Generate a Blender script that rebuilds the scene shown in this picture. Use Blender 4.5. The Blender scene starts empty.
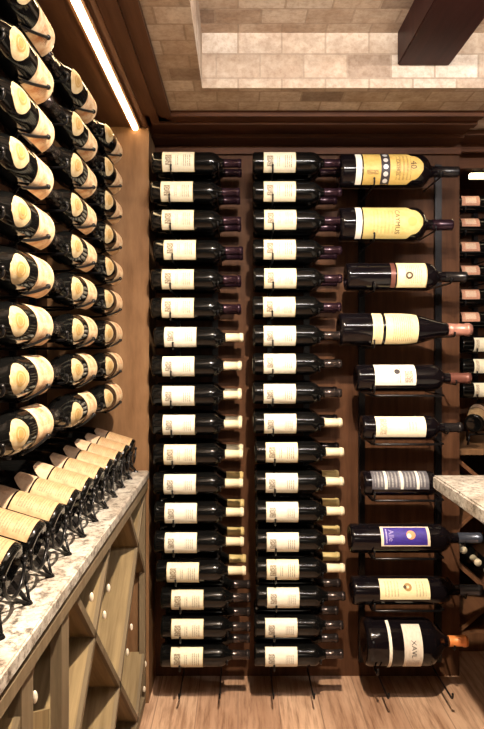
import bpy, bmesh, math, random
from mathutils import Matrix, Vector
random.seed(11)
PI = math.pi
H = 1.27            # eye height above the floor
F = 575.0           # focal length in pixels of the 484x729 frame
VX, VY = 238.0, 347.0
scene = bpy.context.scene
COL = scene.collection

def wx(px, Y): return (px - VX) / F * Y
def wz(py, Y): return H - (py - VY) / F * Y

ORD = ['topmost', 'second from the top', 'third from the top', 'fourth from the top', 'fifth from the top',
       'sixth from the top', 'seventh from the top', 'eighth from the top', 'ninth from the top',
       'ninth from the bottom', 'eighth from the bottom', 'seventh from the bottom', 'sixth from the bottom',
       'fifth from the bottom', 'fourth from the bottom', 'third from the bottom', 'second from the bottom', 'lowest']

# ------------------------------------------------------------------ materials
def new_mat(name):
    m = bpy.data.materials.new(name); m.use_nodes = True
    nt = m.node_tree; nt.nodes.clear()
    out = nt.nodes.new('ShaderNodeOutputMaterial'); b = nt.nodes.new('ShaderNodeBsdfPrincipled')
    nt.links.new(b.outputs[0], out.inputs[0])
    return m, nt, b

def simple(name, col, rough=0.5, metal=0.0, spec=0.5, coat=0.0):
    m, nt, b = new_mat(name)
    b.inputs['Base Color'].default_value = (*col, 1); b.inputs['Roughness'].default_value = rough
    b.inputs['Metallic'].default_value = metal; b.inputs['Specular IOR Level'].default_value = spec
    b.inputs['Coat Weight'].default_value = coat
    # faint procedural variation in the gloss
    n = nt.nodes.new('ShaderNodeTexNoise'); n.inputs['Scale'].default_value = 35
    r = nt.nodes.new('ShaderNodeMapRange'); r.inputs['To Min'].default_value = rough * .85; r.inputs['To Max'].default_value = min(1, rough * 1.2)
    nt.links.new(n.outputs[0], r.inputs['Value']); nt.links.new(r.outputs[0], b.inputs['Roughness'])
    return m

def emit(name, col, strength):
    m = bpy.data.materials.new(name); m.use_nodes = True
    nt = m.node_tree; nt.nodes.clear()
    out = nt.nodes.new('ShaderNodeOutputMaterial'); e = nt.nodes.new('ShaderNodeEmission')
    e.inputs[0].default_value = (*col, 1); e.inputs[1].default_value = strength
    nt.links.new(e.outputs[0], out.inputs[0]); return m

def ramp(nt, src, stops):
    r = nt.nodes.new('ShaderNodeValToRGB'); cr = r.color_ramp
    while len(cr.elements) < len(stops): cr.elements.new(.5)
    for e, (p, c) in zip(cr.elements, stops): e.position = p; e.color = (*c, 1)
    nt.links.new(src, r.inputs[0]); return r.outputs[0]

def mapping(nt, scale, rot=(0, 0, 0), coord='UV'):
    t = nt.nodes.new('ShaderNodeTexCoord'); mp = nt.nodes.new('ShaderNodeMapping')
    mp.inputs['Scale'].default_value = scale; mp.inputs['Rotation'].default_value = rot
    nt.links.new(t.outputs[coord], mp.inputs[0]); return mp.outputs[0]

def noise(nt, vec, scale, detail=4, rough=.6):
    n = nt.nodes.new('ShaderNodeTexNoise'); n.inputs['Scale'].default_value = scale
    n.inputs['Detail'].default_value = detail; n.inputs['Roughness'].default_value = rough
    nt.links.new(vec, n.inputs['Vector']); return n.outputs[0]

def mixc(nt, fac, a, b, mode='MIX'):
    m = nt.nodes.new('ShaderNodeMix'); m.data_type = 'RGBA'; m.blend_type = mode
    for sock, v in ((m.inputs[0], fac), (m.inputs[6], a), (m.inputs[7], b)):
        if isinstance(v, (int, float)): sock.default_value = v
        elif isinstance(v, tuple): sock.default_value = (*v, 1)
        else: nt.links.new(v, sock)
    return m.outputs[2]

def mth(nt, op, a, b=None):
    m = nt.nodes.new('ShaderNodeMath'); m.operation = op
    for s, v in ((m.inputs[0], a), (m.inputs[1], b)):
        if v is None: continue
        if isinstance(v, (int, float)): s.default_value = v
        else: nt.links.new(v, s)
    return m.outputs[0]

def wood(name, dark, light, gscale=(30, 2, 1), rough=.45, bump=.15):
    """grain runs along V of the metre UVs"""
    m, nt, b = new_mat(name)
    v = mapping(nt, gscale)
    n1 = noise(nt, v, 2.2, 8, .65)
    v2 = mapping(nt, (2.2, 1.4, 1)); n2 = noise(nt, v2, 2.5, 3)
    mix = mth(nt, 'ADD', mth(nt, 'MULTIPLY', n1, .65), mth(nt, 'MULTIPLY', n2, .35))
    c = ramp(nt, mix, [(.32, dark), (.68, light)])
    nt.links.new(c, b.inputs['Base Color']); b.inputs['Roughness'].default_value = rough; b.inputs['Specular IOR Level'].default_value = .10
    bp = nt.nodes.new('ShaderNodeBump'); bp.inputs['Strength'].default_value = bump; bp.inputs['Distance'].default_value = .002
    nt.links.new(n1, bp.inputs['Height']); nt.links.new(bp.outputs[0], b.inputs['Normal'])
    return m

def brick_node(nt, vec, w, h, mortar=.006, off=.5, smooth=.3):
    t = nt.nodes.new('ShaderNodeTexBrick'); t.offset = off
    t.inputs['Scale'].default_value = 1; t.inputs['Brick Width'].default_value = w; t.inputs['Row Height'].default_value = h
    t.inputs['Mortar Size'].default_value = mortar; t.inputs['Mortar Smooth'].default_value = smooth
    t.inputs['Color1'].default_value = (0, 0, 0, 1); t.inputs['Color2'].default_value = (1, 1, 1, 1); t.inputs['Mortar'].default_value = (.5, .5, .5, 1)
    nt.links.new(vec, t.inputs['Vector']); return t

def stone_brick():
    m, nt, b = new_mat('limestone_blocks')
    v = mapping(nt, (1, 1, 1))
    t = brick_node(nt, v, .135, .075, .0032)
    n = noise(nt, v, 14, 8, .7); n2 = noise(nt, v, 60, 6, .7); n3 = noise(nt, v, 5, 3)
    base = ramp(nt, t.outputs['Color'], [(0, (.27, .20, .15)), (.10, (.46, .36, .27)), (.6, (.55, .45, .35)), (1, (.66, .58, .49))])
    c = mixc(nt, .75, base, ramp(nt, n, [(.3, (.55, .47, .41)), (.62, (1.0, 1.0, 1.0))]), 'MULTIPLY')
    c = mixc(nt, .5, c, ramp(nt, n2, [(.38, (.62, .53, .48)), (.55, (1, 1, 1))]), 'MULTIPLY')
    c = mixc(nt, .4, c, ramp(nt, n3, [(.35, (.8, .66, .55)), (.65, (1, 1, 1))]), 'MULTIPLY')
    c = mixc(nt, mth(nt, 'MULTIPLY', t.outputs['Fac'], .45), c, (.24, .17, .12))
    nt.links.new(c, b.inputs['Base Color']); b.inputs['Roughness'].default_value = .85
    bp = nt.nodes.new('ShaderNodeBump'); bp.inputs['Strength'].default_value = .5; bp.inputs['Distance'].default_value = .004
    hgt = mth(nt, 'SUBTRACT', n, mth(nt, 'MULTIPLY', t.outputs['Fac'], .8))
    nt.links.new(hgt, bp.inputs['Height']); nt.links.new(bp.outputs[0], b.inputs['Normal'])
    return m

def granite():
    m, nt, b = new_mat('speckled_stone_top')
    v = mapping(nt, (1, 1, 1), coord='Object')
    n1 = noise(nt, v, 50, 8, .8); n2 = noise(nt, v, 9, 5, .6); n3 = noise(nt, v, 90, 4, .7)
    c = ramp(nt, n1, [(.38, (.06, .05, .045)), (.45, (.27, .235, .20)), (.51, (.52, .49, .45)), (.7, (.66, .64, .60))])
    c = mixc(nt, .6, c, ramp(nt, n2, [(.36, (.60, .50, .42)), (.56, (1, 1, 1))]), 'MULTIPLY')
    c = mixc(nt, .4, c, ramp(nt, n3, [(.4, (.55, .50, .46)), (.5, (1, 1, 1))]), 'MULTIPLY')
    nt.links.new(c, b.inputs['Base Color']); b.inputs['Roughness'].default_value = .35
    return m

def floor_mat():
    m, nt, b = new_mat('wood_floor_planks')
    v = mapping(nt, (1, 1, 1), (0, 0, PI / 2))
    t = brick_node(nt, v, 1.3, .145, .0022, .37)
    g = mapping(nt, (34, 2.4, 1)); n1 = noise(nt, g, 2.0, 8, .7)
    n2 = noise(nt, mapping(nt, (9, 1.5, 1)), 2.0, 4)
    base = ramp(nt, t.outputs['Color'], [(0, (.44, .27, .18)), (1, (.64, .43, .30))])
    c = mixc(nt, .8, base, ramp(nt, n1, [(.34, (.38, .29, .23)), (.54, (1, 1, 1))]), 'MULTIPLY')
    c = mixc(nt, .6, c, ramp(nt, n2, [(.33, (.55, .45, .38)), (.6, (1, 1, 1))]), 'MULTIPLY')
    c = mixc(nt, mth(nt, 'MULTIPLY', t.outputs['Fac'], .6), c, (.16, .09, .06))
    nt.links.new(c, b.inputs['Base Color']); b.inputs['Roughness'].default_value = .42
    bp = nt.nodes.new('ShaderNodeBump'); bp.inputs['Strength'].default_value = .3; bp.inputs['Distance'].default_value = .003
    nt.links.new(mth(nt, 'SUBTRACT', n1, t.outputs['Fac']), bp.inputs['Height']); nt.links.new(bp.outputs[0], b.inputs['Normal'])
    return m

def label_mat(name, paper, paper2, marks, mark_col=(.12, .08, .05), border=None, rough=.55, mott=9):
    """paper label printed with blocks of small type; marks = (u0,u1,v0,v1,kind) in label UV"""
    m, nt, b = new_mat(name)
    uvn = nt.nodes.new('ShaderNodeTexCoord').outputs['UV']
    sx = nt.nodes.new('ShaderNodeSeparateXYZ'); nt.links.new(uvn, sx.inputs[0]); U, V = sx.outputs[0], sx.outputs[1]
    obj = mapping(nt, (1, 1, 1), coord='UV')
    c = ramp(nt, noise(nt, obj, mott, 5, .65), [(.32, paper2), (.6, paper)])
    fine = noise(nt, mapping(nt, (26, 60, 1)), 1.0, 2, .5)
    blot = noise(nt, mapping(nt, (30, 30, 1)), 1.0, 3, .6)
    for (u0, u1, v0, v1, kind) in marks:
        box = mth(nt, 'MULTIPLY', mth(nt, 'MULTIPLY', mth(nt, 'GREATER_THAN', U, u0), mth(nt, 'LESS_THAN', U, u1)),
                  mth(nt, 'MULTIPLY', mth(nt, 'GREATER_THAN', V, v0), mth(nt, 'LESS_THAN', V, v1)))
        col = mark_col
        if kind == 'type':      # lines of type, one above another along the bottle axis
            w = mth(nt, 'GREATER_THAN', mth(nt, 'FRACT', mth(nt, 'MULTIPLY', U, 16)), .55)
            k = mth(nt, 'MULTIPLY', w, mth(nt, 'GREATER_THAN', fine, .44)); amt = .8
        elif kind == 'crest':
            k = mth(nt, 'GREATER_THAN', blot, .44); amt = .92
        elif kind == 'line':
            k = 1.0; amt = .8
        elif isinstance(kind, tuple):
            k = 1.0; amt = .9; col = kind
        msk = mth(nt, 'MULTIPLY', mth(nt, 'MULTIPLY', box, k), amt)
        c = mixc(nt, msk, c, col)
    if border:
        bw, bc = border
        e = mth(nt, 'MINIMUM', mth(nt, 'MINIMUM', U, mth(nt, 'SUBTRACT', 1.0, U)), mth(nt, 'MINIMUM', V, mth(nt, 'SUBTRACT', 1.0, V)))
        c = mixc(nt, mth(nt, 'LESS_THAN', e, bw), c, bc)
    nt.links.new(c, b.inputs['Base Color']); b.inputs['Roughness'].default_value = rough
    return m

M = {}
M['wall_shaded'] = wood('shaded_left_panelling', (.016, .007, .004), (.05, .022, .012), (16, 1.2, 1), .6)  # panelling copy darkened to paint in the shade between the left bottles
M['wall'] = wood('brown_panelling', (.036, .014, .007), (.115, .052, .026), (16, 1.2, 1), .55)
M['trim'] = wood('dark_cornice_wood', (.042, .016, .009), (.125, .052, .026), (22, 1.4, 1))
M['soffit'] = wood('brown_soffit_wood', (.060, .024, .012), (.135, .062, .032), (20, 1.2, 1), .5)
M['pil'] = wood('warm_oak_panel', (.10, .048, .022), (.24, .135, .07), (9, 1.6, 1), .5)
M['beam'] = wood('dark_red_beam', (.022, .007, .007), (.052, .016, .014), (22, 1.2, 1), .45)
M['cab'] = wood('cabinet_oak', (.125, .086, .044), (.32, .235, .125), (26, 2.0, 1), .5)
M['cabframe'] = wood('cabinet_frame_oak', (.10, .074, .045), (.22, .165, .105), (26, 2.0, 1), .5)
M['rightwood'] = wood('reddish_cabinet_wood', (.08, .035, .018), (.19, .09, .045), (22, 1.6, 1))
M['stone'] = stone_brick()
M['granite'] = granite()
M['floor'] = floor_mat()
M['glass'] = simple('dark_bottle_glass', (.003, .003, .003), .09, 0, .38)
M['glass2'] = simple('black_bottle_glass', (.004, .003, .004), .07, 0, .4)
M['metal'] = simple('black_satin_metal', (.012, .011, .012), .28, .6)
M['steel'] = simple('brushed_nickel', (.85, .78, .65), .35, .3)
M['cap_purple'] = simple('plum_foil', (.030, .013, .022), .24, .55)
M['cap_dark'] = simple('dark_foil', (.055, .042, .040), .20, .7)
M['cap_black'] = simple('black_foil', (.012, .010, .011), .25, .2)
M['cap_cream'] = simple('cream_foil', (.66, .57, .40), .5, 0)
M['cap_yellow'] = simple('straw_foil', (.50, .38, .16), .5, 0)
M['cap_orange'] = simple('orange_foil', (.80, .26, .07), .4, .1)
M['cap_pink'] = simple('rose_gold_foil', (.46, .22, .17), .35, .3)
M['cap_rust'] = simple('dark_rust_foil', (.16, .06, .045), .35, .3)
M['cap_blue'] = simple('slate_blue_foil', (.06, .07, .10), .25, .5)
M['cork'] = simple('cork_tip', (.35, .2, .1), .8)
M['ink'] = simple('brown_ink', (.06, .03, .012), .6)
M['ink_dark'] = simple('black_ink', (.03, .022, .025), .5)
M['silver'] = simple('silver_print', (.62, .60, .58), .4, .2)
M['gold'] = simple('gold_seal_print', (.36, .22, .07), .6, 0)
M['red'] = simple('red_print', (.66, .27, .15), .6)
M['lilac'] = simple('lilac_script', (.34, .28, .60), .5)
M['green'] = simple('sage_print', (.42, .42, .12), .6)
M['white'] = simple('white_paper', (.80, .76, .66), .6)
M['orange'] = simple('orange_print', (.80, .30, .14), .6)
CREAM, CREAM2 = (.82, .76, .58), (.70, .62, .42)
M['lab_std'] = label_mat('cream_label_with_crest', (.72, .68, .55), (.66, .60, .44),
                         [(.10, .30, .30, .74, 'crest'), (.42, .52, .30, .70, 'type'), (.62, .88, .26, .76, 'type')], (.16, .11, .06), (.02, (.62, .50, .28)))
M['lab_std2'] = label_mat('pale_label_with_crest', (.74, .71, .62), (.68, .64, .53),
                          [(.10, .30, .32, .72, 'crest'), (.62, .88, .30, .70, 'type')], (.17, .13, .09), (.02, (.62, .54, .38)))
M['lab_left'] = label_mat('old_parchment_label', (.74, .60, .40), (.50, .25, .11),
                          [(.16, .84, .18, .50, 'type'), (.30, .72, .60, .86, 'type'), (.30, .55, .10, .26, 'crest')], (.42, .14, .06), None, .6, 4)
M['seal'] = label_mat('parchment_seal', (.52, .42, .26), (.42, .28, .13), [(.1, .9, .3, .7, 'type')], (.45, .25, .08), None, .55, 5)
M['lab_slant'] = label_mat('old_script_label', (.42, .29, .155), (.30, .18, .085),
                           [(.08, .40, .12, .88, 'type'), (.48, .92, .12, .88, 'type')], (.24, .13, .07), None, .6, 6)
M['lab_shoulder'] = label_mat('faded_rose_label', (.52, .37, .25), (.42, .27, .17), [(.2, .8, .3, .7, 'type')], (.3, .15, .08), None, .6, 6)
M['lab_gold'] = label_mat('golden_label', (.66, .46, .14), (.55, .35, .08), [(.55, .80, .15, .85, 'type'), (.05, .25, .3, .42, 'crest')], (.30, .18, .05), None, .5, 7)
M['lab_butter'] = label_mat('butter_yellow_label', (.64, .53, .22), (.57, .43, .14), [(.12, .50, .18, .82, 'type')], (.48, .34, .12), None, .5, 7)
M['lab_pale'] = label_mat('ivory_label', (.80, .72, .48), (.72, .62, .36), [(.25, .85, .18, .82, 'type')], (.40, .30, .15), (.03, (.55, .42, .2)))
M['lab_ivory'] = label_mat('cream_wide_label', (.82, .70, .42), (.74, .60, .32), [(.20, .80, .12, .88, 'type')], (.45, .30, .14), None)
M['lab_white'] = label_mat('white_wine_label', (.84, .80, .68), (.78, .73, .60), [(.72, .92, .12, .60, 'crest'), (.55, .66, .1, .9, 'type')], (.25, .18, .14), None)
M['lab_white2'] = label_mat('white_long_label', (.84, .78, .62), (.78, .71, .53), [(.08, .22, .15, .85, 'crest'), (.62, .84, .3, .7, 'type')], (.42, .33, .22), None)
M['lab_silver'] = label_mat('grey_banded_label', (.10, .095, .11), (.06, .055, .07), [(.05, .95, .1, .9, 'type'), (.22, .27, 0, 1, (.75, .72, .66)), (.50, .55, 0, 1, (.75, .72, .66)), (.78, .83, 0, 1, (.75, .72, .66))], (.34, .33, .33), None)
M['lab_purple'] = label_mat('violet_label', (.040, .022, .28), (.028, .014, .20), [(.08, .16, .15, .85, 'type')], (.5, .42, .75), (.055, (.78, .66, .50)))
M['lab_cream'] = label_mat('cream_chateau_label', (.82, .75, .48), (.76, .67, .38), [(.06, .40, .15, .85, 'type'), (.72, .92, .15, .85, 'type')], (.45, .36, .20), None)
M['lab_big'] = label_mat('ivory_band_label', (.72, .66, .58), (.60, .53, .44), [(.15, .85, .05, .25, 'type')], (.22, .17, .2), None)
M['lab_pink'] = label_mat('rose_label', (.66, .34, .22), (.50, .22, .14), [(.2, .8, .2, .8, 'crest')], (.78, .6, .45), None)
M['led'] = emit('warm_led', (1.0, .70, .36), 26)
M['led2'] = emit('warm_led_far', (1.0, .80, .48), 12)

# ------------------------------------------------------------------ mesh helpers
def finish(name, bm, mat, parent=None, smooth=False):
    me = bpy.data.meshes.new(name); bmesh.ops.recalc_face_normals(bm, faces=bm.faces) if not smooth else None
    bm.to_mesh(me); bm.free()
    if smooth:
        for p in me.polygons: p.use_smooth = True
    me.materials.append(M[mat])
    o = bpy.data.objects.new(name, me); COL.objects.link(o)
    if parent: o.parent = parent
    return o

def box_uv(bm, faces=None):
    uv = bm.loops.layers.uv.verify()
    for f in (faces or bm.faces):
        n = f.normal; ax = max(range(3), key=lambda i: abs(n[i]))
        for l in f.loops:
            c = l.vert.co
            l[uv].uv = ((c.y, c.z), (c.x, c.z), (c.x, c.y))[ax]

def add_box(bm, x0, x1, y0, y1, z0, z1):
    vs = [bm.verts.new((x, y, z)) for x in (x0, x1) for y in (y0, y1) for z in (z0, z1)]
    q = [(0, 1, 3, 2), (4, 6, 7, 5), (0, 4, 5, 1), (2, 3, 7, 6), (0, 2, 6, 4), (1, 5, 7, 3)]
    return [bm.faces.new([vs[i] for i in f]) for f in q]

def boxes(name, lst, mat, parent=None, bevel=0, swap=False, off=(0, 0, 0)):
    bm = bmesh.new()
    for b in lst: add_box(bm, *b)
    bm.normal_update()
    if bevel: bmesh.ops.bevel(bm, geom=list(bm.edges), offset=bevel, segments=2, affect='EDGES')
    bmesh.ops.recalc_face_normals(bm, faces=bm.faces); bm.normal_update(); box_uv(bm)
    if swap:
        uv = bm.loops.layers.uv.verify()
        for f in bm.faces:
            for l in f.loops: l[uv].uv = (l[uv].uv.y, l[uv].uv.x)
    bmesh.ops.translate(bm, verts=bm.verts, vec=off)
    return finish(name, bm, mat, parent)

def prism(name, pts, axis, a0, a1, mat, parent=None, swap=False):
    """extrude a polygon; axis 'x': pts are (y,z); axis 'y': pts are (x,z)"""
    bm = bmesh.new()
    def P(p, a): return (a, p[0], p[1]) if axis == 'x' else (p[0], a, p[1])
    A = [bm.verts.new(P(p, a0)) for p in pts]; B = [bm.verts.new(P(p, a1)) for p in pts]
    bm.faces.new(A); bm.faces.new(B[::-1])
    for i in range(len(pts)):
        j = (i + 1) % len(pts); bm.faces.new([A[i], B[i], B[j], A[j]])
    bmesh.ops.recalc_face_normals(bm, faces=bm.faces); bm.normal_update(); box_uv(bm)
    if swap:
        uv = bm.loops.layers.uv.verify()
        for f in bm.faces:
            for l in f.loops: l[uv].uv = (l[uv].uv.y, l[uv].uv.x)
    return finish(name, bm, mat, parent)

def board(name, p0, p1, thick, a0, a1, axis, mat, parent):
    """flat board following the line p0-p1 with the given thickness"""
    d = Vector((p1[0] - p0[0], p1[1] - p0[1])); L = d.length; n = Vector((-d.y, d.x)) / L * thick / 2
    pts = [(p0[0] + n.x, p0[1] + n.y), (p1[0] + n.x, p1[1] + n.y), (p1[0] - n.x, p1[1] - n.y), (p0[0] - n.x, p0[1] - n.y)]
    return prism(name, pts, axis, a0, a1, mat, parent, swap=False)

def tube(bm, pts, r, seg=8):
    pts = [Vector(p) for p in pts]; rings = []
    for i, p in enumerate(pts):
        t = (pts[min(i + 1, len(pts) - 1)] - pts[max(i - 1, 0)]).normalized()
        up = Vector((1, 0, 0)) if abs(t.x) < .9 else Vector((0, 1, 0))
        a = t.cross(up).normalized(); b = t.cross(a)
        rings.append([bm.verts.new(p + (a * math.cos(k / seg * 2 * PI) + b * math.sin(k / seg * 2 * PI)) * r) for k in range(seg)])
    for A, B in zip(rings, rings[1:]):
        for k in range(seg): bm.faces.new([A[k], A[(k + 1) % seg], B[(k + 1) % seg], B[k]])
    bm.faces.new(rings[0][::-1]); bm.faces.new(rings[-1])

def ball(bm, c, r):
    bmesh.ops.create_uvsphere(bm, u_segments=8, v_segments=6, radius=r, matrix=Matrix.Translation(c))

# bottle radius profile along its axis (axis = local +X, base at x = 0)
def prof_bordeaux(L, R):
    n = R * .37
    return [(0.0, R * .70), (R * .03, R * .90), (R * .12, R * .985), (R * .25, R), (L * .645, R), (L * .675, R * .985), (L * .705, R * .90),
            (L * .735, R * .72), (L * .76, R * .52), (L * .785, n * 1.12), (L * .815, n * 1.02), (L * .955, n * .95), (L * .957, n * 1.10), (L * .985, n * 1.10), (L * .987, n), (L, n * .95)]
def prof_sloped(L, R):
    n = R * .33
    return [(0.0, R * .72), (R * .03, R * .90), (R * .12, R * .985), (R * .25, R), (L * .45, R), (L * .52, R * .965), (L * .60, R * .86), (L * .68, R * .67),
            (L * .74, R * .51), (L * .80, R * .40), (L * .86, n * 1.05), (L * .955, n), (L * .957, n * 1.14), (L * .985, n * 1.14), (L * .987, n), (L, n * .95)]
def rad(prof, x):
    for (a, ra), (b, rb) in zip(prof, prof[1:]):
        if a <= x <= b: return ra + (rb - ra) * (x - a) / max(1e-9, b - a)
    return prof[-1][1]

def lathe(name, prof, x0, x1, off, mat, parent=None, seg=28, recess=True):
    bm = bmesh.new()
    xs = [x0] + [x for x, r in prof if x0 + 1e-5 < x < x1 - 1e-5] + [x1]
    rings = []
    for x in xs:
        r = rad(prof, x) + off
        rings.append([bm.verts.new((x, r * math.cos(k / seg * 2 * PI), r * math.sin(k / seg * 2 * PI))) for k in range(seg)])
    for A, B in zip(rings, rings[1:]):
        for k in range(seg): bm.faces.new([A[k], B[k], B[(k + 1) % seg], A[(k + 1) % seg]])
    if recess and x0 < 1e-6:   # punt in the base
        c = bm.verts.new((rings[0][0].co.x + .018, 0, 0))
        for k in range(seg): bm.faces.new([rings[0][k], rings[0][(k + 1) % seg], c])
    else: bm.faces.new(rings[0])
    bm.faces.new(rings[-1][::-1])
    bmesh.ops.recalc_face_normals(bm, faces=bm.faces)
    return finish(name, bm, mat, parent, smooth=True)

def patch(name, prof, x0, x1, half, mat, parent=None, centre=0.0, off=.0008, outline=None, nu=10, nv=16):
    """paper wrapped on the bottle; centre angle 0 faces local -Y, + is up. outline(u) scales the half angle"""
    bm = bmesh.new(); uv = bm.loops.layers.uv.verify(); g = []
    for i in range(nu + 1):
        u = i / nu; x = x0 + (x1 - x0) * u; r = rad(prof, x) + off
        s = outline(u) if outline else 1.0
        row = []
        for j in range(nv + 1):
            t = j / nv * 2 - 1; a = centre + half * t * s
            row.append((bm.verts.new((x, -r * math.cos(a), r * math.sin(a))), (u, .5 + .5 * t * s)))
        g.append(row)
    for i in range(nu):
        for j in range(nv):
            q = [g[i][j], g[i + 1][j], g[i + 1][j + 1], g[i][j + 1]]
            f = bm.faces.new([a[0] for a in q])
            for l, a in zip(f.loops, q): l[uv].uv = a[1]
    return finish(name, bm, mat, parent, smooth=True)

def wrap_text(name, txt, size, prof, xc, mat, parent, centre=0.0, off=.0016, reading='down'):
    cu = bpy.data.curves.new('lettering', 'FONT'); cu.body = txt; cu.size = size; cu.align_x = 'CENTER'; cu.align_y = 'CENTER'; cu.resolution_u = 3
    o = bpy.data.objects.new('lettering', cu); COL.objects.link(o)
    dg = bpy.context.evaluated_depsgraph_get(); me = bpy.data.meshes.new_from_object(o.evaluated_get(dg))
    bpy.data.objects.remove(o); bpy.data.curves.remove(cu)
    bm = bmesh.new(); bm.from_mesh(me); bpy.data.meshes.remove(me)
    bmesh.ops.subdivide_edges(bm, edges=[e for e in bm.edges if e.calc_length() > size * .3], cuts=2)
    bmesh.ops.triangulate(bm, faces=bm.faces)
    for v in bm.verts:
        tx, ty = v.co.x, v.co.y; x = xc + ty; r = rad(prof, x) + off; a = centre - tx / r
        v.co = (x, -r * math.cos(a), r * math.sin(a))
    return finish(name, bm, mat, parent, smooth=True)

def disc_print(name, prof, xc, rr, mat, parent, centre=0.0, off=.0016, inner=0.0):
    bm = bmesh.new(); seg = 20; rings = []
    for q in ([inner, 1.0] if inner else [0.02, .5, 1.0]):
        ring = []
        for k in range(seg):
            t = k / seg * 2 * PI; x = xc + rr * q * math.cos(t); r = rad(prof, x) + off; a = centre + rr * q * math.sin(t) / r
            ring.append(bm.verts.new((x, -r * math.cos(a), r * math.sin(a))))
        rings.append(ring)
    for A, B in zip(rings, rings[1:]):
        for k in range(seg): bm.faces.new([A[k], B[k], B[(k + 1) % seg], A[(k + 1) % seg]])
    return finish(name, bm, mat, parent, smooth=True)

def thing(name, label=None, cat=None, loc=(0, 0, 0), group=None):
    o = bpy.data.objects.new(name, None); COL.objects.link(o); o.location = loc; o.empty_display_size = .05
    if label: o['label'] = label
    if cat: o['category'] = cat
    if group: o['group'] = group
    return o
def tag(o, label, cat, group=None):
    o['label'] = label; o['category'] = cat
    if group: o['group'] = group
    return o
def struct(o): o['kind'] = 'structure'; return o
def dup(root, name=None):
    r = root.copy(); COL.objects.link(r)
    for ch in list(root.children):
        c = ch.copy(); COL.objects.link(c); c.parent = r
        for g in list(ch.children):
            d = g.copy(); COL.objects.link(d); d.parent = c
    return r

# ================================================================== the room
YW = 2.22           # back wall
XL, XR = -.68, 1.75
CE = H + .80        # stone border height
SO = H + .785       # wooden soffit height
TR = H + .97        # tray ceiling height
TX0, TX1, TY0, TY1 = -.111, 1.45, -.9, 1.776
YN = -1.6

struct(boxes('floor', [(XL - .1, XR + .1, YN, 2.95, -.05, 0)], 'floor'))
struct(boxes('ceiling', [(XL - .1, TX0, YN, 2.95, CE, TR + .1), (TX1, XR + .1, YN, 2.95, CE, TR + .1), (TX0, TX1, TY1, 2.95, CE, TR + .1), (TX0, TX1, YN, TY0, CE, TR + .1),
                         (TX0, TX1, TY0, TY1, TR, TR + .1)], 'stone'))
struct(boxes('wall_left', [(XL - .1, XL, YN, 2.05, 0, CE)], 'wall_shaded'))
struct(boxes('wall_back', [(-.325, .855, YW, YW + .06, 0, CE)], 'wall'))
# end panel of the left unit, facing the camera
struct(boxes('trim_1', [(XL - .1, -.318, 2.05, 2.28, 0, CE)], 'pil'))
struct(boxes('wall_far', [(.80, XR + .1, 2.86, 2.95, 0, CE)], 'wall'))
struct(boxes('wall_right', [(XR, XR + .1, YN, 2.95, 0, CE)], 'wall'))
# left soffit with its moulding steps
struct(boxes('trim_2', [(XL, -.232, YN, 2.05, SO, CE), (-.262, -.227, YN, 1.955, SO - .004, CE - .001), (-.300, -.272, YN, 2.03, SO - .008, SO + .005), (-.335, -.322, YN, 2.049, SO - .004, SO + .002),
                        (-.384, -.375, YN, 2.049, SO - .006, SO + .002), (-.355, -.347, YN, 2.049, SO - .006, SO + .002)], 'soffit', swap=False))
# back soffit with its moulding steps
struct(boxes('trim_3', [(-.318, .834, 1.95, YW, SO, CE), (-.245, .834, 1.944, 1.972, SO - .005, CE - .001), (-.3, .834, 2.000, 2.035, SO - .010, SO + .003),
                        (-.318, .834, 2.12, YW, SO - .014, SO + .003), (-.318, .855, YW - .018, YW, SO - .045, SO)], 'trim', swap=True))
# header of the recessed unit on the right
struct(boxes('trim_4', [(.834, XR, 2.12, 2.86, SO, CE), (.836, XR, 2.114, 2.14, SO - .006, CE - .001), (.855, XR, 2.222, 2.24, SO - .03, SO + .001), (.855, XR, 2.285, 2.31, SO - .075, SO + .001)], 'trim', swap=True))
struct(boxes('trim_5', [(.828, .855, YW + .06, 2.86, 0, CE)], 'rightwood'))

beam = tag(boxes('ceiling_beam', [(.492, .652, TY0 + .003, 1.773, H + .868, TR + .001)], 'beam', bevel=.003),
           'dark reddish wooden beam running across the recessed stone ceiling', 'beam')

# LED strips
led = thing('led_strip', 'long glowing warm LED strip set in the soffit above the left bottles', 'light', (-.365, .4, SO - .0021))
boxes('diffuser', [(-.0085, .0085, -1.3, 1.648, -.011, .002)], 'led', led, .002)

led2 = thing('led_strip', 'short glowing light strip at the top of the recessed right unit', 'light', (.968, 2.40, wz(176, 2.40)))
boxes('diffuser', [(0, .62, -.01, .01, -.009, .009)], 'led2', led2)
boxes('channel', [(0, .62, .010, .03, -.013, .013), (.02, .05, -.005, .02, .0135, .0712), (.5, .53, -.005, .02, .0135, .0712)], 'metal', led2)

# ================================================================== bottles
def std_bottle(capmat, labmat, L=.312, R=.038, label=None):
    p = prof_bordeaux(L, R)
    t = thing('wine_bottle', None, 'bottle')
    lathe('glass_body', p, 0, L * .80, 0, 'glass', t)
    patch('label', p, .038, .149, math.radians(64), labmat, t)
    lathe('capsule', p, L * .80, L, .0008, capmat, t, recess=False)
    return t

YB = 2.018; YR = YB + .112
protos = {}
def col_bottle(cap, lab):
    if (cap, lab) not in protos: protos[(cap, lab)] = std_bottle(cap, lab); return protos[(cap, lab)]
    return dup(protos[(cap, lab)])

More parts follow.
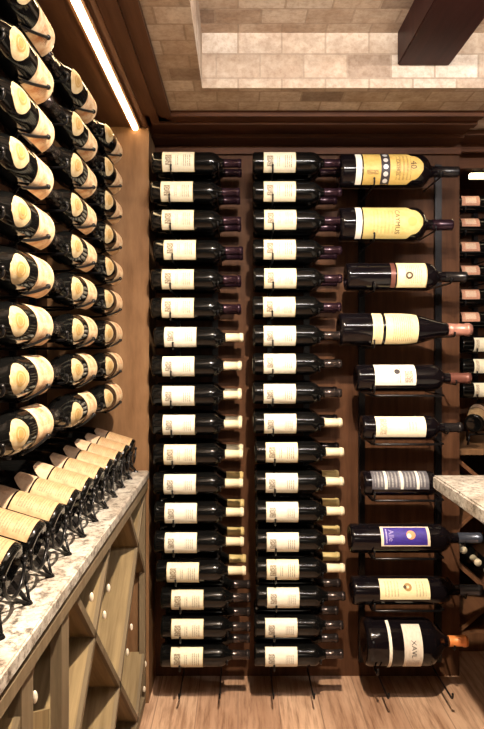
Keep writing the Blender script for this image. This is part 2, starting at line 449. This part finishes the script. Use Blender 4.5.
Y1 = [163.5, 192.5, 221, 251, 279.7, 308.5, 337.5, 366, 395, 424, 454, 483, 512, 541.5, 570.5, 597.5, 626.5, 654.5]
Y2 = [163.5, 192.5, 221, 250.5, 278.7, 307, 335.5, 364, 393, 422.5, 452, 481.5, 511, 540, 568, 596, 625, 654]
L1 = [163.5, 162, 163, 165, 163, 163, 165.5, 163.5, 163.5, 164, 165, 165, 166, 166, 168, 172.5, 172.5, 172]
L2 = [263.5, 263.5, 264, 263.5, 264, 263, 263.5, 263.5, 263.5, 264, 265.5, 265.5, 266, 266.5, 266.5, 267, 265, 265]
CAPN = {'cap_purple': 'plum', 'cap_dark': 'dark', 'cap_cream': 'cream', 'cap_yellow': 'straw coloured'}

def peg_bm(x, y0, y1, z, lift=.028, r=.0032, rt=.004):
    """rod from the post at y0 to a curled tip in front of the bottle at y1"""
    bm = bmesh.new(); R_ = lift / 2
    pts = [(x, y0, z)] + [(x, y1, z)]
    for k in range(1, 7):
        a = k / 6 * PI * .62
        pts.append((x, y1 - R_ * math.sin(a), z + R_ * (1 - math.cos(a))))
    tube(bm, pts, r, 6); ball(bm, pts[-1], rt)
    return bm

for cidx, (ys, ls, cname) in enumerate(((Y1, L1, 'left'), (Y2, L2, 'middle'))):
    R = .038
    rack = thing('wall_wine_rack', f'black metal wall rack holding the {cname} tall column of bottles on the back wall', 'wine rack', (wx(ls[9] + 28, YW), YW, H - .25), 'wall bottle racks')
    rl = Vector(rack.location)
    sides = {}
    for k, (bx, wdt) in enumerate(((wx(ls[9] + 8.5, YB), .016), (wx(ls[9] + 49, YB), .022))):
        boxes('post', [(bx - wdt / 2 - rl.x, bx + wdt / 2 - rl.x, YW - .018 - rl.y, YW - .001 - rl.y, .055 - rl.z, H + .70 - rl.z)], 'metal', rack, .002)
    cell = ls
    for i in range(18):
        x0 = wx(ls[i] - 11, YB); z = wz(ys[i], YB)
        if cidx == 0: cap = 'cap_purple' if i < 6 else ('cap_cream' if i < 15 else 'cap_dark')
        else: cap = 'cap_purple' if i < 6 else ('cap_dark' if i < 9 else ('cap_cream' if i < 15 else 'cap_dark'))
        lab = 'lab_std' if (i < 6 or i in (10, 14) or (cidx == 0 and i > 14)) else 'lab_std2'
        b = col_bottle(cap, lab); b.location = (x0, YB, z); b.rotation_euler = (random.uniform(-.10, .10), 0, 0)
        b['label'] = f'front bottle with {CAPN[cap]} capsule, {ORD[i]} in the {cname} tall column'
        b['group'] = f'front bottles of the {cname} column'
        rc = 'cap_purple' if i < 7 else ('cap_yellow' if 10 < i < 15 else ('cap_cream' if (cidx == 0 and i in (7, 8, 9, 10)) else 'cap_dark'))
        if cidx == 1 and 6 < i < 11: rc = 'cap_dark'
        b = col_bottle(rc, lab); b.location = (x0 + .002, YR, z); b.rotation_euler = (PI + random.uniform(-.25, .25), 0, 0)
        b['label'] = f'half hidden rear bottle against the wall, {ORD[i]} in the {cname} column'
        b['group'] = f'rear bottles of the {cname} column'
        # pegs carry both layers: the near one under the body, the far one under the neck
        for px, rr in ((x0 + .038 + .031, R), (x0 + .232, .0215)):
            zz = z - rr - .0035
            bm = peg_bm(px, YW - .016, YB - (.026 if rr == R else .014), zz, .034 if rr == R else .022)
            bmesh.ops.translate(bm, verts=bm.verts, vec=-rl); finish('peg', bm, 'metal', rack, True)
    # one empty row of pegs near the floor
    zz = H - 1.077 - .1017 - .041
    for px in (wx(ls[17] + 8, YB), wx(ls[17] + 48, YB)):
        bm = peg_bm(px, YW - .016, YB - .02, zz, .03)
        bmesh.ops.translate(bm, verts=bm.verts, vec=-rl); finish('peg', bm, 'metal', rack, True)

# ---------------------------------------------------------------- large formats
big = [  # base px, centre py, radius m, tip px, prof, label spec, capsule, name text
    (338, 172, .0595, 458, 'b', 'cap_black'),
    (338, 225, .0610, 452, 'b', 'cap_purple'),
    (345, 277, .0500, 466, 'b', 'cap_black'),
    (338, 329.5, .0590, 471, 's', 'cap_pink'),
    (355, 378, .0480, 470, 'b', 'cap_rust'),
    (361, 427.5, .0430, 462, 'b', 'cap_black'),
    (362, 483, .0430, 462, 'b', 'cap_black'),
    (349, 538, .0500, 481, 'b', 'cap_blue'),
    (351, 590, .0480, 482, 'b', 'cap_blue'),
    (363, 641, .0800, 467, 'b', 'cap_orange')]
desc = ['large bottle with a golden anniversary label numbered 40, topmost of the right column',
        'large bottle with a butter yellow label and vertical name, second down the right column',
        'big dark bottle with a small ivory label near its shoulder, third down the right column',
        'big sloping bottle with a white strip and cream label, fourth down the right column',
        'magnum with a white label and small dark crest, fifth down the right column',
        'magnum with a long plain white label, just above the grey banded one',
        'magnum with a dark grey label crossed by three silver bands, beside the stone counter corner',
        'large bottle with a bright violet label and orange emblem on the right of the wall',
        'large bottle with a cream label and round brown emblem, below the violet one',
        'very fat bottle with an orange capsule, lowest of the right column near the floor']
def scallop(u):
    if u < .76: return 1
    if u < .84: return 1 - .30 * math.sin((u - .76) / .08 * PI / 2)
    return .70 * max(.25, math.cos((u - .84) / .16 * PI / 2 * .9) ** .8)
YC = 2.018
rackR = thing('wall_wine_rack', 'black metal wall rack holding the large bottles on the right of the back wall', 'wine rack', (wx(395, YW), YW, H - .25), 'wall bottle racks')
rl = Vector(rackR.location)
for bx, wd in ((wx(361, YW), .024), (wx(437, YW), .026)):
    boxes('post', [(bx - wd / 2 - rl.x, bx + wd / 2 - rl.x, YW - .018 - rl.y, YW - .001 - rl.y, .06 - rl.z, H + .70 - rl.z)], 'metal', rackR, .002)
for i, (bp, cy, R, tip, kind, cap) in enumerate(big):
    Y = YC + .02
    x0 = wx(bp, Y); L = wx(tip, Y) - x0; z = wz(cy, Y)
    if i == 9: # short fat body, slim neck
        p = [(0, R * .72), (R * .04, R * .92), (R * .14, R * .985), (R * .3, R), (L * .58, R), (L * .64, R * .93), (L * .70, R * .68), (L * .75, R * .40), (L * .79, R * .25), (L * .83, .0175), (L * .955, .0165), (L * .957, .019), (L * .985, .019), (L, .017)]
    elif kind == 'b':
        p = prof_bordeaux(L, R)
        n = .0160; p = [(x, r if x < L * .74 else max(n * .95, min(r, n * 1.15)) if x > L * .78 else r * .8) for x, r in p]
    else:
        p = prof_sloped(L, R)
    t = thing('large_wine_bottle', desc[i], 'bottle', (x0, Y, z), 'large bottles of the right column')
    lathe('glass_body', p, 0, L * .82, 0, 'glass2', t, seg=36)
    lathe('capsule', p, L * .82, L, .0009, cap, t, recess=False)
    U = lambda px: wx(px, Y - R) - x0 - (wx(bp, Y - R) - x0) * 0   # x on the front of the bottle
    def X(px): return wx(px, Y - R * .9) - x0
    tl = math.radians
    if i == 0:
        patch('label_strip', p, X(356), X(362), tl(62), 'white', t)
        lb = patch('label', p, X(363.5), X(423), tl(62), 'lab_gold', t, outline=scallop, nu=36)
        wrap_text('year_mark', '40', .030, p, X(413), 'ink', lb, .12)
        pt = patch('pattern_band', p, X(381), X(390), tl(60), 'ink_dark', lb, off=.0014)
        for q in range(5): disc_print('band_spot', p, X(385.5), .0085, 'silver', lb, tl(-46 + q * 23), .0022)
        wrap_text('maker_name', 'CAYMUS', .015, p, X(397.5), 'ink', lb)
    elif i == 1:
        patch('label_strip', p, X(356), X(362), tl(62), 'white', t)
        lb = patch('label', p, X(363.5), X(423), tl(62), 'lab_butter', t, outline=scallop, nu=36)
        wrap_text('maker_name', 'CAYMUS', .023, p, X(397), 'ink', lb)
        disc_print('emblem', p, X(412), .016, 'green', lb)
    elif i == 2:
        lb = patch('label', p, X(397), X(427), tl(60), 'lab_pale', t, tl(6))
        patch('back_label', p, X(391), X(395.5), tl(60), 'cap_rust', t, tl(6))
        disc_print('emblem', p, X(409), .013, 'ink', lb, 0, .0016, .5)
    elif i == 3:
        patch('label_strip', p, X(373), X(383), tl(64), 'lab_ivory', t, tl(4))
        patch('label', p, X(386), X(419), tl(64), 'lab_ivory', t, tl(4))
    elif i == 4:
        lb = patch('label', p, X(375), X(416), tl(52), 'lab_white', t, tl(24))
        disc_print('emblem', p, X(397), .010, 'ink_dark', lb, tl(30))
    elif i == 5:
        patch('label', p, X(376), X(426), tl(55), 'lab_white2', t, tl(14))
    elif i == 6:
        patch('label', p, X(372), X(429), tl(50), 'lab_silver', t, tl(34))
    elif i == 7:
        lb = patch('label', p, X(381), X(430), tl(40), 'lab_purple', t, tl(26))
        disc_print('emblem', p, X(411), .0155, 'orange', lb, tl(30)); disc_print('emblem_spot', p, X(409), .008, 'white', lb, tl(26), .0022)
        wrap_text('script', 'Alle', .026, p, X(391), 'lilac', lb, tl(28))
    elif i == 8:
        lb = patch('label', p, X(380), X(430), tl(44), 'lab_cream', t, tl(28))
        disc_print('emblem', p, X(408), .014, 'gold', lb, tl(34), .0016, .35); disc_print('emblem_spot', p, X(405), .006, 'ink', lb, tl(34), .002)
    elif i == 9:
        patch('label_strip', p, X(389), X(392), tl(75), 'white', t, tl(6))
        lb = patch('label', p, X(404), X(422.5), tl(58), 'lab_big', t, tl(10))
        wrap_text('maker_name', 'XAVL', .024, p, X(413.5), 'ink_dark', lb, tl(8))
    for px, near in ((X(374) if i != 9 else X(378), True), (L * .86 if i not in (0, 1, 5, 6) else L * .84, False)):
        rr = rad(p, px); zz = z - rr - .0037 - (.001 if near else .0012)
        bm = peg_bm(x0 + px, YW - .016, Y - rr * .72, zz, .036 if near else .02)
        bmesh.ops.translate(bm, verts=bm.verts, vec=-rl); finish('peg', bm, 'metal', rackR, True)
for i in range(4, 9):  # bars added to draw the dark bands below the lower large bottles
    bp, cy, R = big[i][:3]; Y = YC + .02; z = wz(cy, Y)
    xa, xb = wx(374, Y) - .012, wx(441, Y)
    bm = bmesh.new(); yb_ = Y - R * .45; zb = z - R - .012
    tube(bm, [(xa - rl.x, YW - .016 - rl.y, zb - rl.z), (xa - rl.x, yb_ - rl.y, zb - rl.z), (xa + .012 - rl.x, yb_ - .010 - rl.y, zb - rl.z), (xb - .012 - rl.x, yb_ - .010 - rl.y, zb - rl.z), (xb - rl.x, yb_ - rl.y, zb - rl.z), (xb - rl.x, YW - .016 - rl.y, zb - rl.z)], .0042, 8)
    finish('dark_band_bar', bm, 'metal', rackR, True)
zz = H - 1.20
for px in (wx(384, YC), wx(446, YC)):
    bm = peg_bm(px, YW - .016, YB - .05, zz, .03)
    bmesh.ops.translate(bm, verts=bm.verts, vec=-rl); finish('peg', bm, 'metal', rackR, True)

# ================================================================== left wall display
LX = -.430; RS = .0425; LL = .315
pS = prof_sloped(LL, RS)
def left_bottle():
    t = thing('wine_bottle', None, 'bottle')
    lathe('glass_body', pS, 0, LL * .80, 0, 'glass', t)
    patch('label', pS, .010, .104, math.radians(74), 'lab_left', t)
    s = patch('seal', pS, .150, .210, math.radians(46), 'seal', t, outline=lambda u: max(.15, math.sin(PI * min(.97, max(.03, u))) ** .6), nu=14)
    disc_print('gold_roundel', pS, .180, .015, 'gold', s, 0, .0014, .72); disc_print('roundel_centre', pS, .180, .0085, 'gold', s, 0, .0014)
    lathe('capsule', pS, LL * .80, LL, .0008, 'cap_dark', t, recess=False)
    return t
rackL = thing('wall_wine_rack', 'black metal rack of curled pegs carrying the bottles along the left wall', 'wine rack', (XL, 1.3, H), 'wall bottle racks')
rl = Vector(rackL.location)
lp = None
colY = [1.94, 1.59, 1.22, .87]
cnm = ['farthest', 'second farthest', 'third farthest', 'nearest']
rowZ = [H + .653 - .1017 * k for k in range(9)]
for c, yb in enumerate(colY):
    for yy in (yb - .062, yb - .225):
        boxes('post', [(XL + .001, XL + .02, yy - .011 - rl.y, yy + .011 - rl.y, rowZ[-1] - .06 - H, .78)], 'metal', rackL, .002, off=(-XL, 0, 0))
    for k in range(9):
        z = rowZ[k]
        if lp is None: lp = left_bottle(); b = lp
        else: b = dup(lp)
        b.location = (LX, yb + random.uniform(-.006, .006), z)
        b.rotation_euler = (PI + random.uniform(-.14, .14), 0, -PI / 2)
        rn = ORD[k] if k < 8 else 'lowest'
        b['label'] = f'parchment labelled bottle with seal, {rn}, {cnm[c]} left wall column'
        b['group'] = 'bottles along the left wall'
        for yy, rr in ((yb - .062, RS), (yb - .235, rad(pS, .235))):
            zz = z - rr - .0042 - (.0015 if rr < RS else .0005)
            bm = bmesh.new(); q = .038 if rr == RS else .022; R_ = q / 2; xf = LX + rr * .80
            pts = [(XL + .018, yy, zz), (xf, yy, zz)]
            for s in range(1, 8):
                a = s / 7 * PI * .70; pts.append((xf + R_ * math.sin(a), yy, zz + R_ * (1 - math.cos(a))))
            if rr == RS:
                pts = pts[:2]; Ro = rr + .0048
                for s in range(0, 9):
                    a = math.radians(72 - 46 * s / 8)
                    pts.append((LX + Ro * math.cos(a), yy - .072 + .088 * (s / 8), z - Ro * math.sin(a)))
                pts[1] = (LX - .01, yy - .030, zz); pts.insert(1, (LX - .12, yy, zz))
            tube(bm, pts, .0033, 6); ball(bm, pts[-1], .0056)
            bmesh.ops.translate(bm, verts=bm.verts, vec=-rl); finish('peg', bm, 'metal', rackL, True)

# ================================================================== left cabinet and counter
CF = -.329                         # cabinet face
CT = H - .440                      # counter top height
cnt = tag(boxes('stone_countertop', [(XL + .001, -.317, YN + .2, 2.049, CT - .027, CT)], 'granite', bevel=.003),
          'long speckled grey and cream stone countertop under the left bottle display', 'countertop')
cab = thing('diamond_bin_cabinet', 'oak wine cabinet with diamond lattice bins under the left stone countertop', 'cabinet', (-.5, .9, 0))
cl = Vector(cab.location)
def lbox(n, lst, m, bev=0): return boxes(n, [(a - cl.x, b - cl.x, c - cl.y, d - cl.y, e, f) for a, b, c, d, e, f in lst], m, cab, bev)
ZT = CT - .028
lbox('top_rail', [(CF - .02, CF + .008, YN + .25, 2.048, ZT - .035, ZT - .012)], 'cabframe')
lbox('top_panel', [(XL + .001, CF - .021, YN + .25, 2.048, ZT - .012, ZT)], 'cabframe')
lbox('back_panel', [(XL + .001, XL + .012, YN + .25, 2.048, .0, ZT - .013)], 'rightwood')  # darker wood than the dividers, painting in the shade of the bins
lbox('bottom_rail', [(CF - .02, CF, YN + .25, 2.048, .002, .035)], 'cabframe')
for a, b in ((.872, .921), (1.069, 1.115), (2.030, 2.048)):
    lbox('stile', [(CF - .02, CF + .001, a, b, .036, ZT - .035)], 'cabframe')
zt = ZT - .036 - H
def lattice(y0, z0, y1, z1):
    board('divider', (y0 - cl.y, H + z0), (y1 - cl.y, H + z1), .014, XL + .013 - cl.x, CF - .011 - cl.x, 'x', 'cab', cab)
    board('edge_strip', (y0 - cl.y, H + z0), (y1 - cl.y, H + z1), .016, CF - .011 - cl.x, CF - .001 - cl.x, 'x', 'cabframe', cab)
def clipline(y0, sgn, ylo, yhi):
    # line through (y0, zt) going down; sgn=+1 moves away (down-away), -1 towards the camera
    pts = []
    zmin = -H + .012; ln = zt - zmin
    ya = y0; yb = y0 + sgn * ln
    lo, hi = min(ya, yb), max(ya, yb); lo2, hi2 = max(lo, ylo), min(hi, yhi)
    if hi2 - lo2 < .02: return
    zf = lambda y: zt - abs(y - y0)
    lattice(lo2, zf(lo2), hi2, zf(hi2))
for y0 in (-.52, .04, .60, 1.17, 1.75): clipline(y0, 1, -1.3, 2.04)
for y0 in (.40, .94, 1.50, 2.06, 2.62): clipline(y0, -1, -1.3, 2.04)
prism('lit_face_board', [(.922 - cl.y, H - .592), (1.068 - cl.y, H - .672), (1.068 - cl.y, .036), (.922 - cl.y, .036)], 'x', CF - .032 - cl.x, CF - .021 - cl.x, 'cab', cab)  # added board; its sloped top traces the edge of the lit area
for (px, py) in ((34, 697), (91, 597), (104, 615), (108, 588), (127, 652), (131, 627), (145, 664), (144, 689), (146, 705), (146, 558)):
    Yp = -F * CF / (VX - px); zp = H - (py - VY) * Yp / F
    bm = bmesh.new()
    bmesh.ops.create_uvsphere(bm, u_segments=14, v_segments=10, radius=1, matrix=Matrix.Translation((CF - cl.x + .001, Yp - cl.y, zp)) @ Matrix.Diagonal((.005, .004, .0105, 1)))
    finish('round_stud', bm, 'steel', cab, True)

# slanted row of bottles lying on the counter
TI = math.radians(17)
pT = prof_sloped(.295, .040)
def slant_bottle():
    t = thing('wine_bottle', None, 'bottle')
    lathe('glass_body', pT, 0, .295 * .80, 0, 'glass', t)
    patch('label', pT, .012, .096, math.radians(62), 'lab_slant', t)
    patch('shoulder_label', pT, .100, .142, math.radians(64), 'lab_shoulder', t, outline=lambda u: 1 - .55 * u * u, nu=12)
    lathe('capsule', pT, .295 * .80, .295, .0008, 'cap_dark', t, recess=False)
    return t
sp = None
ns = 0
ypos = [1.975 - .1165 * k for k in range(13)]
ordn = ['first', 'second', 'third', 'fourth', 'fifth', 'sixth', 'seventh', 'eighth', 'ninth', 'tenth', 'eleventh', 'twelfth', 'thirteenth']
for k, yy in enumerate(ypos):
    bx, bz = -.362, H - .358
    Mx = Matrix.Translation((bx, yy, bz)) @ Matrix.Rotation(TI, 4, 'Y') @ Matrix.Rotation(PI, 4, 'Z') @ Matrix.Rotation(-PI / 2 + random.uniform(-.06, .06) - .12, 4, 'X')
    if sp is None: sp = slant_bottle(); b = sp
    else: b = dup(sp)
    b.matrix_world = Mx
    b['label'] = f'script labelled bottle tilted on the counter, {ordn[k]} from the far wooden panel'
    b['group'] = 'tilted bottles on the left counter'
# cradle for the tilted bottles
cr = thing('bottle_cradle', 'black metal cradle propping the tilted bottles on the left stone counter', 'bottle rack', (-.45, 1.3, CT))
c0 = Vector(cr.location)
def axis_pt(dist, drop):  # point under the tilted axis
    return (-.362 - dist * math.cos(TI) - drop * math.sin(TI) * 1, H - .358 + dist * math.sin(TI) - drop * math.cos(TI))
for dist, nm in ((.020, 'front_rail'), (.125, 'rear_rail')):
    ax, az = axis_pt(dist, .0445)
    bm = bmesh.new(); tube(bm, [(ax - c0.x, ypos[-1] - .05 - c0.y, az - c0.z), (ax - c0.x, ypos[0] + .05 - c0.y, az - c0.z)], .0035, 8)
    finish(nm, bm, 'metal', cr, True)
for k in range(len(ypos) + 1):
    yy = ypos[0] + .058 - .1165 * k
    if k == 0: yy -= .006
    ax, az = axis_pt(.020, .0445); bx2, bz2 = axis_pt(.125, .0445)
    bm = bmesh.new()
    tube(bm, [(ax - c0.x + .034, yy - c0.y, .003), (ax - c0.x + .006, yy - c0.y, az - c0.z - .005), (ax - c0.x, yy - c0.y, az - c0.z + .035)], .004, 8)
    tube(bm, [(ax - c0.x, yy - c0.y, az - c0.z), (bx2 - c0.x, yy - c0.y, bz2 - c0.z)], .003, 8)
    tube(bm, [(bx2 - c0.x, yy - c0.y, .003), (bx2 - c0.x, yy - c0.y, bz2 - c0.z)], .004, 8)
    ball(bm, (ax - c0.x, yy - c0.y, az - c0.z + .036), .0065)
    finish('leg', bm, 'metal', cr, True)
    if k < len(ypos):
        yc = ypos[k] - c0.y; bm = bmesh.new()
        for dd, xo in ((.0, .002), (.022, .0)):      # half hoops under the base of the bottle
            cx_, cz_ = -.362 - dd * math.cos(TI) - c0.x + xo, H - .358 + dd * math.sin(TI) - c0.z
            tube(bm, [(cx_, yc + .0445 * math.cos(a), cz_ + .0445 * math.sin(a)) for a in [PI + j / 10 * PI for j in range(11)]], .0032, 6)
            for sg in (-1, 1): ball(bm, (cx_, yc + sg * .0445, cz_ + .002), .0058)
        tube(bm, [(ax - c0.x + .034, yc - .052, .004), (ax - c0.x + .004, yc + .002, az - c0.z)], .003, 6)
        tube(bm, [(ax - c0.x + .034, yc + .052, .004), (ax - c0.x + .004, yc - .002, az - c0.z)], .003, 6)
        finish('hoop', bm, 'metal', cr, True)
    bm = bmesh.new()
    bmesh.ops.create_cone(bm, segments=10, radius1=.009, radius2=.007, depth=.004, cap_ends=True, matrix=Matrix.Translation((ax - c0.x + .034, yy - c0.y, .0025)))
    finish('foot', bm, 'metal', cr)

# ================================================================== peninsula counter on the right
pc = thing('peninsula_counter', 'pale speckled stone counter corner jutting in from the right edge', 'counter', (1.1, 1.0, 0))
pl = Vector(pc.location); pz = H - .390
boxes('stone_top', [(.593 - pl.x, 1.70 - pl.x, -.9 - pl.y, 1.752 - pl.y, pz - .041, pz)], 'granite', pc, .005)
boxes('cabinet_base', [(.80 - pl.x, 1.69 - pl.x, -.85 - pl.y, 1.60 - pl.y, 0, pz - .041)], 'rightwood', pc, .003)

# ================================================================== recessed unit on the far right
YF = 2.50
ru = thing('wine_cabinet', 'reddish wooden wine cabinet with shelf and diagonal bins in the right recess', 'cabinet', (1.25, 2.6, 0))
r0 = Vector(ru.location)
def rbox(n, lst, m='rightwood', bev=0): return boxes(n, [(a - r0.x, b - r0.x, c - r0.y, d - r0.y, e, f) for a, b, c, d, e, f in lst], m, ru, bev)
zs = wz(449, 2.38)
rbox('shelf_top', [(.856, XR - .001, 2.36, 2.858, zs - .022, zs + .004)], 'pil', .002)
rbox('plinth', [(.856, XR - .001, 2.40, 2.858, 0, wz(633, 2.40))])
rbox('back_board', [(.856, XR - .001, 2.845, 2.858, wz(633, 2.4) + .001, zs - .023)])
yfr = 2.40
def dg(a, b):
    board('divider', (wx(a[0], yfr) - r0.x, wz(a[1], yfr)), (wx(b[0], yfr) - r0.x, wz(b[1], yfr)), .016, yfr - r0.y, 2.84 - r0.y, 'y', 'rightwood', ru)
dg((453, 560), (508, 608)); dg((451, 640 - 2), (560, 545)); dg((453, 533), (530, 462)); dg((453, 456), (540, 530))
# bottles in the diagonal bin, capsules facing out
pB = prof_bordeaux(.30, .037)
bb = None
for k, (px, py) in enumerate(((464, 552), (478.5, 564.5), (493, 577))):
    if bb is None:
        bb = thing('wine_bottle', None, 'bottle'); lathe('glass_body', pB, 0, .24, 0, 'glass', bb); lathe('capsule', pB, .24, .30, .0008, 'cap_cream', bb, recess=False); b = bb
    else: b = dup(bb)
    Yt = 2.47
    b.location = (wx(px, Yt), Yt + .30, wz(py, Yt) + .006); b.rotation_euler = (0, 0, -PI / 2)
    b['label'] = ['bottle with pale capsule pointing out of the diagonal bin, nearest the wooden pilaster', 'bottle with pale capsule in the diagonal bin, partly past the violet labelled bottle neck', 'bottle with pale capsule in the diagonal bin, cut by the right edge'][k]
    b['group'] = 'bottles in the right diagonal bin'
# horizontal bottles in the recess
rr = thing('wall_wine_rack', 'black metal rack in the right recess holding short rows of bottles', 'wine rack', (1.1, 2.84, H), 'wall bottle racks')
q0 = Vector(rr.location)
for bx in (1.00, 1.17): boxes('post', [(bx - .01 - q0.x, bx + .01 - q0.x, -.016, .018, -.22, .66)], 'metal', rr, .002)
ysr = [204, 227, 250, 273.5, 297, 320, 344, 366.5, 389.5]
pr = {}
for k, py in enumerate(ysr):
    pink = k < 6
    R = .036; L = .305
    key = 'p' if pink else 'w'
    if key not in pr:
        p = prof_bordeaux(L, R); t = thing('wine_bottle', None, 'bottle')
        lathe('glass_body', p, 0, L * .8, 0, 'glass', t); patch('label', p, .048 if pink else .052, .125 if pink else .15, math.radians(38 if pink else 56), 'lab_pink' if pink else 'lab_white2', t, math.radians(22 if pink else 0))  # rosy labels narrowed and turned upward to imitate light on the bottle tops
        lathe('capsule', p, L * .8, L, .0008, 'cap_dark', t, recess=False); pr[key] = t; b = t
    else: b = dup(pr[key])
    bx = .912 if pink else .962
    b.location = (bx, YF, wz(py, YF)); b.rotation_euler = (random.uniform(-.15, .15), 0, 0)
    nn = ORD[k] if k < 8 else 'lowest'
    b['label'] = f'bottle with {"rosy" if pink else "white"} label in the right recess, {nn} of its nine'
    b['group'] = 'bottles in the right recess'
    for px in (bx + .065, bx + .23):
        rad_ = R if px < bx + .1 else rad(prof_bordeaux(L, R), .23)
        bm = peg_bm(px, 2.845, YF - .02, wz(py, YF) - rad_ - .0038, .026)
        bmesh.ops.translate(bm, verts=bm.verts, vec=-q0); finish('peg', bm, 'metal', rr, True)
# tilted bottle above the far shelf
t = dup(sp); t.name = 'wine_bottle'
t.matrix_world = Matrix.Translation((wx(474, 2.42), 2.42, wz(424, 2.42))) @ Matrix.Rotation(math.radians(62), 4, 'Z') @ Matrix.Rotation(-math.radians(14), 4, 'Y') @ Matrix.Rotation(-PI / 2 + .35, 4, 'X')
t['label'] = 'tilted bottle with tan label lying above the wooden shelf of the right recess'; t['group'] = 'single tilted bottle'
cs = thing('bottle_cradle', 'small black cradle under the tilted bottle on the far right shelf', 'bottle rack', (wx(474, 2.42) + .03, 2.50, zs + .004))
bm = bmesh.new()
for dx, dy, hh in ((-.045, -.05, .058), (.035, -.05, .058), (.0, .07, .083)):
    tube(bm, [(dx, dy, .001), (dx * .8, dy, hh - .012)], .004, 8)
tube(bm, [(-.036, -.05, .046), (.028, -.05, .046)], .004, 8); tube(bm, [(0, -.05, .046), (0, .07, .071)], .004, 8)
finish('stand', bm, 'metal', cs, True)

# ================================================================== light
def area(name, loc, rot, size, sizey, power, col):
    l = bpy.data.lights.new(name, 'AREA'); l.shape = 'RECTANGLE'; l.size = size; l.size_y = sizey; l.energy = power; l.color = col
    o = bpy.data.objects.new(name, l); COL.objects.link(o); o.location = loc; o.rotation_euler = rot; return o
def spot(name, loc, target, power, col, ang=100, blend=.6, rad_=.03):
    l = bpy.data.lights.new(name, 'SPOT'); l.energy = power; l.color = col; l.spot_size = math.radians(ang); l.spot_blend = blend; l.shadow_soft_size = rad_
    o = bpy.data.objects.new(name, l); COL.objects.link(o); o.location = loc
    o.rotation_euler = (Vector(target) - Vector(loc)).to_track_quat('-Z', 'Y').to_euler(); return o
WARM = (1.0, .83, .62)
spot('downlight_centre', (.18, .70, TR - .01), (.12, 1.75, .0), 310, WARM, 118, 1.0, .02)
area('room_fill', (.35, -1.0, H + .15), (math.radians(88), 0, 0), .7, .5, 2.5, (1.0, .86, .68))  # added frontal fill behind the camera, no fixture of the cellar
up = area('ceiling_fill', (.45, -.35, H + .35), (math.radians(140), 0, 0), 1.2, .3, 48, (1.0, .92, .82)); up.data.spread = math.radians(80)  # added fill aimed upward only to brighten the stone ceiling
area('cove_light', (.55, .55, H + .86), (math.radians(100), 0, 0), 1.2, .03, 26, (1.0, .96, .92))
w = bpy.data.worlds.new('room_glow'); scene.world = w; w.use_nodes = True
w.node_tree.nodes['Background'].inputs[0].default_value = (1.0, .8, .6, 1); w.node_tree.nodes['Background'].inputs[1].default_value = .04

# ================================================================== camera
cam = bpy.data.cameras.new('camera'); co = bpy.data.objects.new('camera', cam); COL.objects.link(co)
co.location = (0, 0, H); co.rotation_euler = (PI / 2, 0, 0)
cam.sensor_fit = 'VERTICAL'; cam.sensor_height = 36; cam.lens = F / 729 * 36
cam.shift_x = (242 - VX) / 729; cam.shift_y = -(364.5 - VY) / 729
cam.clip_start = .02
scene.camera = co
vs = scene.view_settings; scene.display_settings.display_device = 'sRGB'
vs.view_transform = 'Standard'; vs.look = 'None'; vs.gamma = 1; vs.use_curve_mapping = False; vs.exposure = 0.17
